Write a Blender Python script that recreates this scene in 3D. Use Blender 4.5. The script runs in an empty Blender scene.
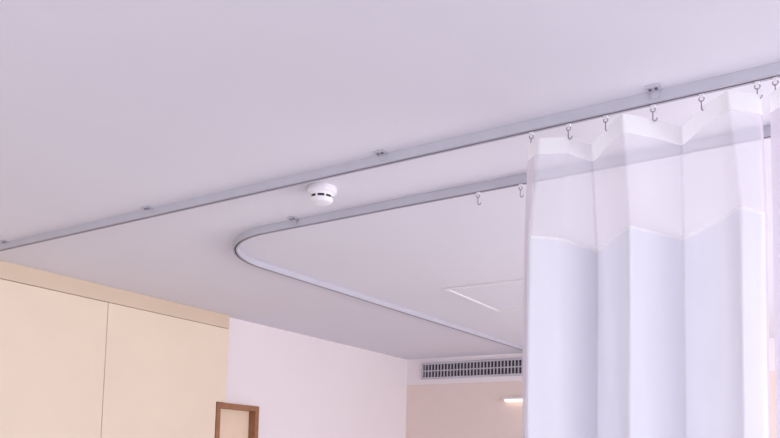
import bpy, bmesh, math, random
from mathutils import Vector, Matrix
random.seed(3)
sc=bpy.context.scene
COL=bpy.context.collection
CZ=3.1   # ceiling height
def link(o,parent=None):
    COL.objects.link(o)
    if parent: o.parent=parent
    return o
def srgb(r,g,b):
    def c(v):
        v/=255; return v/12.92 if v<=.04045 else ((v+.055)/1.055)**2.4
    return (c(r),c(g),c(b),1)
def mat(name,col,rough=.6,metal=0,var=0.02,scale=8,bump=0.0,spec=.3):
    m=bpy.data.materials.new(name); m.use_nodes=True
    nt=m.node_tree; b=nt.nodes['Principled BSDF']
    b.inputs['Roughness'].default_value=rough; b.inputs['Metallic'].default_value=metal
    b.inputs['Specular IOR Level'].default_value=spec
    tc=nt.nodes.new('ShaderNodeTexCoord'); n=nt.nodes.new('ShaderNodeTexNoise'); n.inputs['Scale'].default_value=scale
    nt.links.new(tc.outputs['Object'],n.inputs['Vector'])
    r=nt.nodes.new('ShaderNodeValToRGB')
    r.color_ramp.elements[0].position=.3; r.color_ramp.elements[1].position=.7
    r.color_ramp.elements[0].color=tuple(max(0,c*(1-var)) for c in col[:3])+(1,)
    r.color_ramp.elements[1].color=tuple(min(1,c*(1+var)) for c in col[:3])+(1,)
    nt.links.new(n.outputs['Fac'],r.inputs['Fac']); nt.links.new(r.outputs['Color'],b.inputs['Base Color'])
    if bump:
        bp=nt.nodes.new('ShaderNodeBump'); bp.inputs['Strength'].default_value=bump; bp.inputs['Distance'].default_value=.005
        n2=nt.nodes.new('ShaderNodeTexNoise'); n2.inputs['Scale'].default_value=120
        nt.links.new(tc.outputs['Object'],n2.inputs['Vector']); nt.links.new(n2.outputs['Fac'],bp.inputs['Height'])
        nt.links.new(bp.outputs['Normal'],b.inputs['Normal'])
    return m
M_ceil=mat('ceiling_paint',srgb(233,230,239),.9,bump=.05,var=.01,scale=1)
M_white=mat('white_wall_paint',srgb(244,235,238),.9,bump=.05,var=.01,scale=1)
M_beige=mat('beige_laminate',srgb(240,223,202),.6,var=.015,scale=2)
M_band=mat('tan_trim',srgb(222,202,180),.6,var=.015,scale=2)
M_peach=mat('peach_wall_paint',srgb(238,219,211),.9,var=.01)
M_floor=mat('vinyl_floor',srgb(220,219,224),.5,var=.04,scale=5)
M_alu=mat('anodised_aluminium',srgb(200,199,210),.4,.15,var=.02,spec=.5)
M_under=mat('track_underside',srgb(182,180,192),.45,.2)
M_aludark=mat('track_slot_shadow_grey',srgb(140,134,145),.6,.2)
M_plastic=mat('white_plastic',srgb(242,238,244),.4,spec=.4)
M_dark=mat('dark_plastic',srgb(70,62,72),.6)
M_screw=mat('screw_steel',srgb(120,114,124),.4,.5)
M_steel=mat('steel',srgb(170,165,175),.35,.6)
M_brown=mat('brown_wood',srgb(160,112,82),.5,var=.12,scale=14)
M_door=mat('door_leaf_beige',srgb(240,216,192),.5)
M_grille=mat('grille_metal',srgb(200,196,206),.5,.1)
M_gap=mat('joint_shadow_brown',srgb(170,140,116),.8)

def mesh_obj(name,bm,mats,parent=None,smooth=False):
    me=bpy.data.meshes.new(name); bm.normal_update(); bm.to_mesh(me); bm.free()
    for m in (mats if isinstance(mats,(list,tuple)) else [mats]): me.materials.append(m)
    if smooth:
        for p in me.polygons: p.use_smooth=True
    return link(bpy.data.objects.new(name,me),parent)
def addbox(bm,x0,x1,y0,y1,z0,z1,mi=0,bev=0):
    r=bmesh.ops.create_cube(bm,size=1)
    vs=r['verts']
    for v in vs:
        v.co=Vector(((x0+x1)/2+v.co.x*(x1-x0),(y0+y1)/2+v.co.y*(y1-y0),(z0+z1)/2+v.co.z*(z1-z0)))
    fs=set(f for v in vs for f in v.link_faces)
    for f in fs: f.material_index=mi
    if bev:
        es=list(set(e for v in vs for e in v.link_edges))
        rr=bmesh.ops.bevel(bm,geom=es,offset=bev,segments=2,affect='EDGES',profile=.6)
        for f in rr['faces']: f.material_index=mi
def box(name,x0,x1,y0,y1,z0,z1,m,parent=None,bev=0):
    bm=bmesh.new(); addbox(bm,x0,x1,y0,y1,z0,z1,0,bev); return mesh_obj(name,bm,m,parent)
def empty(name,loc=(0,0,0)):
    o=bpy.data.objects.new(name,None); o.empty_display_size=.1; o.location=loc; return link(o)
def child(o,parent):
    o.parent=parent; o.matrix_parent_inverse=Matrix.Translation(parent.location).inverted()

# ---------------- room shell
XL,XR,YF,YB=-6.27,3.2,-2.6,10.17
WX=-6.20
box('ceiling',XL-.2,XR+.2,YF-.2,YB+.2,CZ,CZ+.15,M_ceil)
box('floor',XL-.2,XR+.2,YF-.2,YB+.2,-.15,0,M_floor)
DY0,DY1,DZ=6.06,6.74,2.11
bm=bmesh.new()
addbox(bm,XL-.2,XL,YF-.2,DY0,0,CZ); addbox(bm,XL-.2,XL,DY1,YB+.2,0,CZ); addbox(bm,XL-.2,XL,DY0,DY1,DZ,CZ)
mesh_obj('wall_left',bm,M_white)
bm=bmesh.new()
addbox(bm,XL,XR,YB,YB+.2,2.70,CZ,0); addbox(bm,XL,XR,YB,YB+.2,0,2.70,1)
mesh_obj('wall_back',bm,[M_white,M_peach])
def wall_with_windows(name,axis,pos,a0,a1,th,wins,m):
    bm=bmesh.new()
    def seg(p,q,z0,z1):
        if axis=='x': addbox(bm,pos,pos+th,p,q,z0,z1)
        else: addbox(bm,p,q,pos,pos+th,z0,z1)
    cur=a0
    for (p,q,z0,z1) in wins:
        seg(cur,p,0,CZ); seg(p,q,0,z0); seg(p,q,z1,CZ); cur=q
    seg(cur,a1,0,CZ)
    return mesh_obj(name,bm,m)
wr=[(-1.5,2.2,.8,2.6),(4.3,8.8,.8,2.6)]  # window openings out of view, added to let soft light into the room
wf=[(-5.5,-2.2,.8,2.6),(-1.4,2.2,.8,2.6)]
wall_with_windows('wall_right','x',XR,YF-.2,YB+.2,.2,wr,M_white)
wall_with_windows('wall_front','y',YF-.2,XL,XR,.2,wf,M_white)
def frame(name,axis,pos,p,q,z0,z1):
    bm=bmesh.new(); t=.05
    def seg(a,b,c,d):
        if axis=='x': addbox(bm,pos,pos+.06,a,b,c,d,0,.004)
        else: addbox(bm,a,b,pos,pos+.06,c,d,0,.004)
    seg(p,p+t,z0,z1); seg(q-t,q,z0,z1); seg(p+t,q-t,z0,z0+t); seg(p+t,q-t,z1-t,z1)
    mid=(p+q)/2; seg(mid-t/2,mid+t/2,z0+t,z1-t)
    mesh_obj(name,bm,M_plastic)
k=1
for w in wr: frame('added_window_%d'%k,'x',XR+.07,*w); k+=1  # frames for the added, unseen openings
for w in wf: frame('added_window_%d'%k,'y',YF-.13,*w); k+=1

# ---------------- beige wall panelling (left)
WY1=6.20
wd=empty('beige_wall_panelling',(WX,3,0))
bm=bmesh.new(); addbox(bm,XL+.001,WX-.02,-1.0,DY0-.005,0,CZ-.001); addbox(bm,XL+.001,WX-.02,DY0-.005,WY1,DZ+.005,CZ-.001)
child(mesh_obj('backing',bm,M_gap),wd)
bm=bmesh.new()
ys=[-1.0,.6,1.75,3.05,4.60]
for i in range(len(ys)-1):
    addbox(bm,WX-.02,WX,ys[i]+.003,ys[i+1]-.003,.1,CZ-.155,0,.002)
addbox(bm,WX-.02,WX,4.603,DY0-.005,.1,CZ-.155); addbox(bm,WX-.02,WX,DY0-.005,WY1,DZ+.005,CZ-.155)
child(mesh_obj('panels',bm,M_beige),wd)
child(box('top_trim',WX-.02,WX+.006,-1.0,WY1,CZ-.150,CZ-.001,M_band),wd)
child(box('plinth',WX-.02,WX-.008,-1.0,DY0-.005,0,.095,M_band),wd)

# ---------------- door
d=empty('door_1',(XL,6.4,0))
bm=bmesh.new(); t=.06
addbox(bm,XL-.12,WX+.012,DY0,DY0+t,0,DZ,0,.004); addbox(bm,XL-.12,WX+.012,DY1-t,DY1,0,DZ,0,.004); addbox(bm,XL-.12,WX+.012,DY0+t,DY1-t,DZ-t,DZ,0,.004)
child(mesh_obj('door_frame',bm,M_brown),d)
child(box('door_leaf',XL-.06,XL-.02,DY0+t,DY1-t,.005,DZ-t,M_door,bev=.002),d)
bm=bmesh.new(); addbox(bm,XL-.02,XL+.025,DY0+.13,DY0+.15,1.0,1.02,0,.003); addbox(bm,XL+.01,XL+.03,DY0+.13,DY0+.26,1.0,1.02,0,.004)
child(mesh_obj('door_handle',bm,M_steel),d)
box('baseboard_back',XL,XR,YB-.015,YB,0,.09,M_white)

# ---------------- air vent grille on back wall
v=empty('air_vent_grille',(-4.7,YB,2.9))
vx0,vx1,vz0,vz1=-6.0,-3.2,2.775,3.03
bm=bmesh.new(); fr=.03
addbox(bm,vx0,vx1,YB-.03,YB,vz0,vz0+fr,0,.003); addbox(bm,vx0,vx1,YB-.03,YB,vz1-fr,vz1,0,.003)
addbox(bm,vx0,vx0+fr,YB-.03,YB,vz0+fr,vz1-fr,0,.003); addbox(bm,vx1-fr,vx1,YB-.03,YB,vz0+fr,vz1-fr,0,.003)
child(mesh_obj('frame',bm,M_grille),v)
child(box('back_plate',vx0+fr,vx1-fr,YB-.004,YB-.001,vz0+fr,vz1-fr,M_dark),v)
bm=bmesh.new(); x=vx0+fr+.03
while x<vx1-fr-.01:
    addbox(bm,x,x+.014,YB-.026,YB-.006,vz0+fr,vz1-fr); x+=.055
addbox(bm,vx0+fr,vx1-fr,YB-.024,YB-.008,(vz0+vz1)/2-.008,(vz0+vz1)/2+.008)
child(mesh_obj('slats',bm,M_grille),v)

# ---------------- ceiling access panel
p=empty('ceiling_access_panel',(-2.9,6.6,CZ))
px0,px1,py0,py1=-3.38,-2.2,6.08,7.24
bm=bmesh.new(); w=.035
for a in ((px0,px1,py0,py0+w),(px0,px1,py1-w,py1),(px0,px0+w,py0+w,py1-w),(px1-w,px1,py0+w,py1-w)):
    addbox(bm,*a,CZ-.016,CZ-.0005,0,.002)
child(mesh_obj('frame',bm,M_plastic),p)
child(box('hatch',px0+w+.012,px1-w-.012,py0+w+.012,py1-w-.012,CZ-.008,CZ-.0005,M_ceil),p)

# ---------------- curtain tracks
HT=.048; WT=.038
prof=[(-WT/2,0),(-WT/2,-HT),(-.005,-HT),(-.005,-HT+.010),(-WT/2+.004,-HT+.012),(-WT/2+.004,-.006),(WT/2-.004,-.006),(WT/2-.004,-HT+.012),(.005,-HT+.010),(.005,-HT),(WT/2,-HT),(WT/2,0)]
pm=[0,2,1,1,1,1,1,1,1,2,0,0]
def sweep(name,path,parent):
    bm=bmesh.new(); rings=[]
    n=len(path)
    for i,pt in enumerate(path):
        P=Vector((pt[0],pt[1]))
        d0=(P-Vector(path[i-1])).normalized() if i>0 else None
        d1=(Vector(path[i+1])-P).normalized() if i<n-1 else None
        dd=((d0 or d1)+(d1 or d0)).normalized()
        nn=Vector((dd.y,-dd.x))
        k=1/max(.3,dd.dot(d1 or d0))
        rings.append([bm.verts.new((P.x+nn.x*u*k,P.y+nn.y*u*k,CZ-.0005+z)) for (u,z) in prof])
    m=len(prof)
    for i in range(n-1):
        for j in range(m):
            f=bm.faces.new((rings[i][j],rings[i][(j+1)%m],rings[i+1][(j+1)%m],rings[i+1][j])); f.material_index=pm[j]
    bm.faces.new(rings[0]); bm.faces.new(rings[-1])
    bmesh.ops.recalc_face_normals(bm,faces=bm.faces)
    o=mesh_obj(name,bm,[M_alu,M_aludark,M_under]); child(o,parent); return o
def tab(bm,x,y):
    s=1.2
    addbox(bm,x-.024*s,x+.024*s,y-.066*s,y-.020,CZ-.008,CZ-.0005,0,.001)
    addbox(bm,x-.014*s,x+.014*s,y-.030,y-.0205,CZ-.036,CZ-.008,0,.001)
    for dx in (-.013,.013):
        r=bmesh.ops.create_cone(bm,segments=12,radius1=.007,radius2=.007,depth=.005,cap_ends=True)
        for vv in r['verts']: vv.co+=Vector((x+dx,y-.055,CZ-.0105))
        for f in set(f for q in r['verts'] for f in q.link_faces): f.material_index=1
Y1=3.262
tr1=empty('curtain_track',(-2,Y1,CZ))
sweep('rail',[(3.15,Y1),(-6.185,Y1-.02)],tr1)
bm=bmesh.new()
for x in (-5.6,-3.98,-2.17,-.79,.6,2.0): tab(bm,x,Y1-.006)
child(mesh_obj('mounting_clips',bm,[M_alu,M_screw]),tr1)
tr2=empty('curtain_track',(-3,3.85,CZ))
path=[(2.6,3.825),(-2.5,3.865)]
r=.70; cx,cy=-3.56,3.88+r
for i in range(0,25):
    a=math.radians(90*i/24); path.append((cx-r*math.sin(a),cy-r*math.cos(a)))
path.append((-4.09,10.16))
sweep('rail',path,tr2)
bm=bmesh.new()
tab(bm,-3.28,3.872); tab(bm,.3,3.84)
child(mesh_obj('mounting_clips',bm,[M_alu,M_screw]),tr2)

# ---------------- hooks
def hook(bm,x,y,ztop,drop,mi=(0,1)):
    addbox(bm,x-.009,x+.009,y-.008,y+.008,ztop-.016,ztop-.002,mi[0],.001)
    def tube(pts,rad,mat_i):
        prev=None
        for i,pnt in enumerate(pts):
            a=Vector(pts[max(0,i-1)]); b=Vector(pts[min(len(pts)-1,i+1)])
            t=(b-a).normalized(); u=Vector((0,1,0)); w_=t.cross(u).normalized()
            ring=[bm.verts.new(Vector(pnt)+(u*math.cos(k*math.pi/3)+w_*math.sin(k*math.pi/3))*rad) for k in range(6)]
            if prev:
                for k in range(6):
                    f=bm.faces.new((prev[k],prev[(k+1)%6],ring[(k+1)%6],ring[k])); f.material_index=mat_i
            prev=ring
    z0=ztop-.012
    tube([(x+.010*math.sin(a),y,z0-.010+.010*math.cos(a)) for a in [i*math.pi/6 for i in range(13)]],.0028,mi[1])
    L=drop-.02
    pts=[(x,y-.004,z0-.018-L*.5*i/3) for i in range(4)]+[(x+.009-.009*math.cos(a),y-.004,z0-.018-L*.5-.012*math.sin(a)) for a in [i*math.pi/6 for i in range(1,7)]]
    tube(pts,.003,mi[1])
ZT=CZ-HT
HX=[-1.35,-1.18,-1.01,-.806,-.61,-.40]

# ---------------- curtain
def fabric_mat(name,col,transp,transl):
    m=bpy.data.materials.new(name); m.use_nodes=True; nt=m.node_tree; nt.nodes.clear()
    out=nt.nodes.new('ShaderNodeOutputMaterial')
    df=nt.nodes.new('ShaderNodeBsdfDiffuse'); tl=nt.nodes.new('ShaderNodeBsdfTranslucent'); tp=nt.nodes.new('ShaderNodeBsdfTransparent')
    n=nt.nodes.new('ShaderNodeTexNoise'); n.inputs['Scale'].default_value=6
    tc=nt.nodes.new('ShaderNodeTexCoord'); nt.links.new(tc.outputs['Object'],n.inputs['Vector'])
    r=nt.nodes.new('ShaderNodeValToRGB')
    r.color_ramp.elements[0].color=tuple(c*.97 for c in col[:3])+(1,); r.color_ramp.elements[1].color=col
    nt.links.new(n.outputs['Fac'],r.inputs['Fac'])
    nt.links.new(r.outputs['Color'],df.inputs['Color']); nt.links.new(r.outputs['Color'],tl.inputs['Color'])
    mx=nt.nodes.new('ShaderNodeMixShader'); mx.inputs[0].default_value=transl
    nt.links.new(df.outputs[0],mx.inputs[1]); nt.links.new(tl.outputs[0],mx.inputs[2])
    mx2=nt.nodes.new('ShaderNodeMixShader'); mx2.inputs[0].default_value=transp
    nt.links.new(mx.outputs[0],mx2.inputs[1]); nt.links.new(tp.outputs[0],mx2.inputs[2])
    nt.links.new(mx2.outputs[0],out.inputs['Surface'])
    return m
M_fab=fabric_mat('curtain_fabric',srgb(240,240,249),0.0,.14)
M_mesh=fabric_mat('curtain_mesh',srgb(240,238,247),.40,.2)
M_hem=fabric_mat('curtain_hem',srgb(248,247,251),.0,.18)
M_edge=fabric_mat('curtain_side_hem',srgb(230,222,234),.08,.2)
M_fab2=fabric_mat('curtain_fabric_pink',srgb(244,238,245),0.0,.2)
def catmull(P,n=10):
    out=[]
    for i in range(len(P)-1):
        p0=P[max(0,i-1)];p1=P[i];p2=P[i+1];p3=P[min(len(P)-1,i+2)]
        for s in range(n):
            t=s/n
            c=tuple(.5*((2*p1[k])+(-p0[k]+p2[k])*t+(2*p0[k]-5*p1[k]+4*p2[k]-p3[k])*t*t+(-p0[k]+3*p1[k]-3*p2[k]+p3[k])*t**3) for k in (0,1))
            l=tuple(p1[k]*(1-t)+p2[k]*t for k in (0,1))
            out.append((c[0]*.2+l[0]*.8,c[1]*.2+l[1]*.8))
    out.append(P[-1]); return out
top=[(-1.375,3.262),(-1.29,3.19),(-1.18,3.262),(-1.11,3.37),(-1.01,3.262),(-.90,3.13),(-.81,3.262),(-.715,3.38),(-.61,3.262),(-.49,3.13),(-.385,3.262)]
seam=[(-1.385,3.25),(-1.31,3.14),(-1.20,3.24),(-1.12,3.49),(-1.01,3.35),(-.89,3.20),(-.81,3.34),(-.73,3.48),(-.60,3.34),(-.45,3.16),(-.375,3.30)]
bot=[(-1.39,3.26),(-1.32,3.13),(-1.20,3.25),(-1.12,3.51),(-1.00,3.35),(-.885,3.20),(-.81,3.35),(-.73,3.50),(-.60,3.34),(-.45,3.15),(-.375,3.30)]
ZTOP=CZ-.108; ZS=2.52; ZB=.35
HEM=.078
def curtain(name,top,seam,bot,fab,hooksx,ycarr):
    root=empty(name,(sum(p[0] for p in top)/len(top),ycarr,ZTOP))
    A,B,C=catmull(top),catmull(seam),catmull(bot)
    n=len(A)
    levels=[]
    def lerp(a,b,t): return [(p[0]*(1-t)+q[0]*t,p[1]*(1-t)+q[1]*t) for p,q in zip(a,b)]
    for z in [ZTOP,ZTOP-.012,ZTOP-HEM+.003,ZTOP-HEM]: levels.append((z,lerp(A,B,(ZTOP-z)/(ZTOP-ZS))))
    for i in range(1,8):
        z=ZTOP-HEM+(ZS-ZTOP+HEM)*i/7; levels.append((z,lerp(A,B,(ZTOP-z)/(ZTOP-ZS))))
    levels.append((ZS-.014,lerp(B,C,.02)))
    for i in range(1,15):
        z=ZS-.014+(ZB-ZS+.014)*i/14; levels.append((z,lerp(B,C,(ZS-z)/(ZS-ZB))))
    bm=bmesh.new(); rows=[]
    for li,(z,pts) in enumerate(levels):
        row=[]
        for j,q in enumerate(pts):
            sag=0
            if li<4:
                dmin=min(abs(q[0]-h) for h in hooksx); sag=min(.010,dmin*.12)
            wob=.004*math.sin(z*5+j*.7) if z<ZS else 0
            row.append(bm.verts.new((q[0],q[1]+wob,z-sag)))
        rows.append(row)
    nl=len(levels)
    for i in range(nl-1):
        for j in range(n-1):
            f=bm.faces.new((rows[i][j],rows[i+1][j],rows[i+1][j+1],rows[i][j+1]))
            side = j<7 or j>=n-2
            if i<3: mi=1
            elif side: mi=3
            elif i<10: mi=2
            elif i==10: mi=1
            else: mi=0
            f.material_index=mi
    o=mesh_obj('cloth',bm,[fab,M_hem,M_mesh,M_edge],smooth=True); child(o,root)
    bm=bmesh.new()
    for h in hooksx: hook(bm,h,ycarr,ZT,.085)
    child(mesh_obj('hooks',bm,[M_plastic,M_steel],smooth=False),root)
    return root
curtain('hospital_curtain',top,seam,bot,M_fab,[-1.36]+HX[1:],Y1)
t2=[];s2=[];b2_=[];hx=[]
x=-.355; i=0
while x<1.6:
    yy=[0,-.09,0,.09][i%4]
    t2.append((x,Y1+yy)); s2.append((x,Y1+.02+yy*1.2)); b2_.append((x+.005,Y1+.02+yy*1.2))
    if i%2==0 and i>0: hx.append(x)
    x+=.1; i+=1
curtain('hospital_curtain',t2,s2,b2_,M_fab2,[-.335]+hx,Y1)
sh=empty('curtain_hooks',(-1.8,3.86,ZT))
bm=bmesh.new()
for x in (-1.93,-1.67,-1.2): hook(bm,x,3.86,ZT,.09)
child(mesh_obj('hook_set',bm,[M_plastic,M_steel]),sh)

# ---------------- smoke detector
def lathe(name,prof,mats,parent,seg=48):
    bm=bmesh.new(); rings=[]
    for (r_,z_,mi) in prof:
        rings.append([bm.verts.new((r_*math.cos(2*math.pi*k/seg),r_*math.sin(2*math.pi*k/seg),z_)) for k in range(seg)])
    for i in range(len(prof)-1):
        for k in range(seg):
            f=bm.faces.new((rings[i][k],rings[i][(k+1)%seg],rings[i+1][(k+1)%seg],rings[i+1][k])); f.material_index=prof[i][2]
    bm.faces.new(rings[-1]); bmesh.ops.recalc_face_normals(bm,faces=bm.faces)
    o=mesh_obj(name,bm,mats); o.location=(0,0,0); o.parent=parent
    for pp in o.data.polygons: pp.use_smooth=True
    if hasattr(o.data,'set_sharp_from_angle'): o.data.set_sharp_from_angle(angle=math.radians(35))
    return o
sd=empty('smoke_detector',(-2.76,3.47,CZ))
lathe('body',[(.085,-.0005,0),(.088,-.005,0),(.088,-.034,0),(.080,-.040,0),(.070,-.042,0),(.068,-.048,0),(.068,-.056,1),(.059,-.056,1),(.059,-.070,1),(.068,-.070,0),(.068,-.078,0),(.058,-.092,0),(.038,-.099,0),(.015,-.101,0)],[M_plastic,M_dark],sd)
bm=bmesh.new()
for k in range(8):
    b2=bmesh.new(); addbox(b2,.057,.069,-.005,.005,-.071,-.055)
    b2.transform(Matrix.Rotation(2*math.pi*k/8+.2,4,'Z')); me=bpy.data.meshes.new('t'); b2.to_mesh(me); b2.free(); bm.from_mesh(me); bpy.data.meshes.remove(me)
o=mesh_obj('vent_ribs',bm,M_plastic); o.parent=sd

# ---------------- wall lamp
def emis(name,col,s):
    m=bpy.data.materials.new(name); m.use_nodes=True; b=m.node_tree.nodes['Principled BSDF']
    b.inputs['Emission Color'].default_value=col; b.inputs['Emission Strength'].default_value=s; b.inputs['Base Color'].default_value=col; return m
wl=empty('wall_lamp',(-4.5,YB,2.44))
child(box('housing',-4.6,-3.8,YB-.07,YB,2.43,2.46,M_plastic,bev=.004),wl)
child(box('diffuser',-4.58,-3.82,YB-.068,YB-.004,2.405,2.429,emis('lamp_glow',(1,.88,.7,1),1.5),bev=.003),wl)

# ---------------- lights
def area(name,loc,rot,sx,sy,e,col):
    l=bpy.data.lights.new(name,'AREA'); l.shape='RECTANGLE'; l.size=sx; l.size_y=sy; l.energy=e; l.color=col
    o=bpy.data.objects.new(name,l); o.location=loc; o.rotation_euler=rot; link(o); return o
R90=math.pi/2
area('added_daylight_1',(XR+.25,.35,1.7),(0,R90,0),1.8,3.7,95,(.96,.97,1))  # added area lights outside the unseen openings, balanced to brighten ceiling and curtain
area('added_daylight_2',(XR+.25,6.55,1.7),(0,R90,0),1.8,4.5,275,(1,.98,.995))
area('added_daylight_3',(-3.85,YF-.25,1.7),(R90,0,0),3.3,1.8,60,(.97,.97,1))
area('added_daylight_4',(.4,YF-.25,1.7),(R90,0,0),3.6,1.8,22,(.96,.97,1))
w=bpy.data.worlds.new('world'); sc.world=w; w.use_nodes=True
w.node_tree.nodes['Background'].inputs[0].default_value=(.93,.94,1,1); w.node_tree.nodes['Background'].inputs[1].default_value=.8
sc.view_settings.view_transform='Standard'; sc.view_settings.look='None'

# ---------------- camera
cd=bpy.data.cameras.new('camera'); cam=bpy.data.objects.new('camera',cd); link(cam)
cd.sensor_width=36; cd.lens=35.45; cd.shift_y=0.232; cd.clip_start=.05
R=Matrix.Rotation(math.radians(32.9),4,'Z')@Matrix.Rotation(R90+math.radians(4.6),4,'X')@Matrix.Rotation(math.radians(1.43),4,'Z')
cam.matrix_world=Matrix.Translation((0,0,1.5))@R
sc.camera=cam
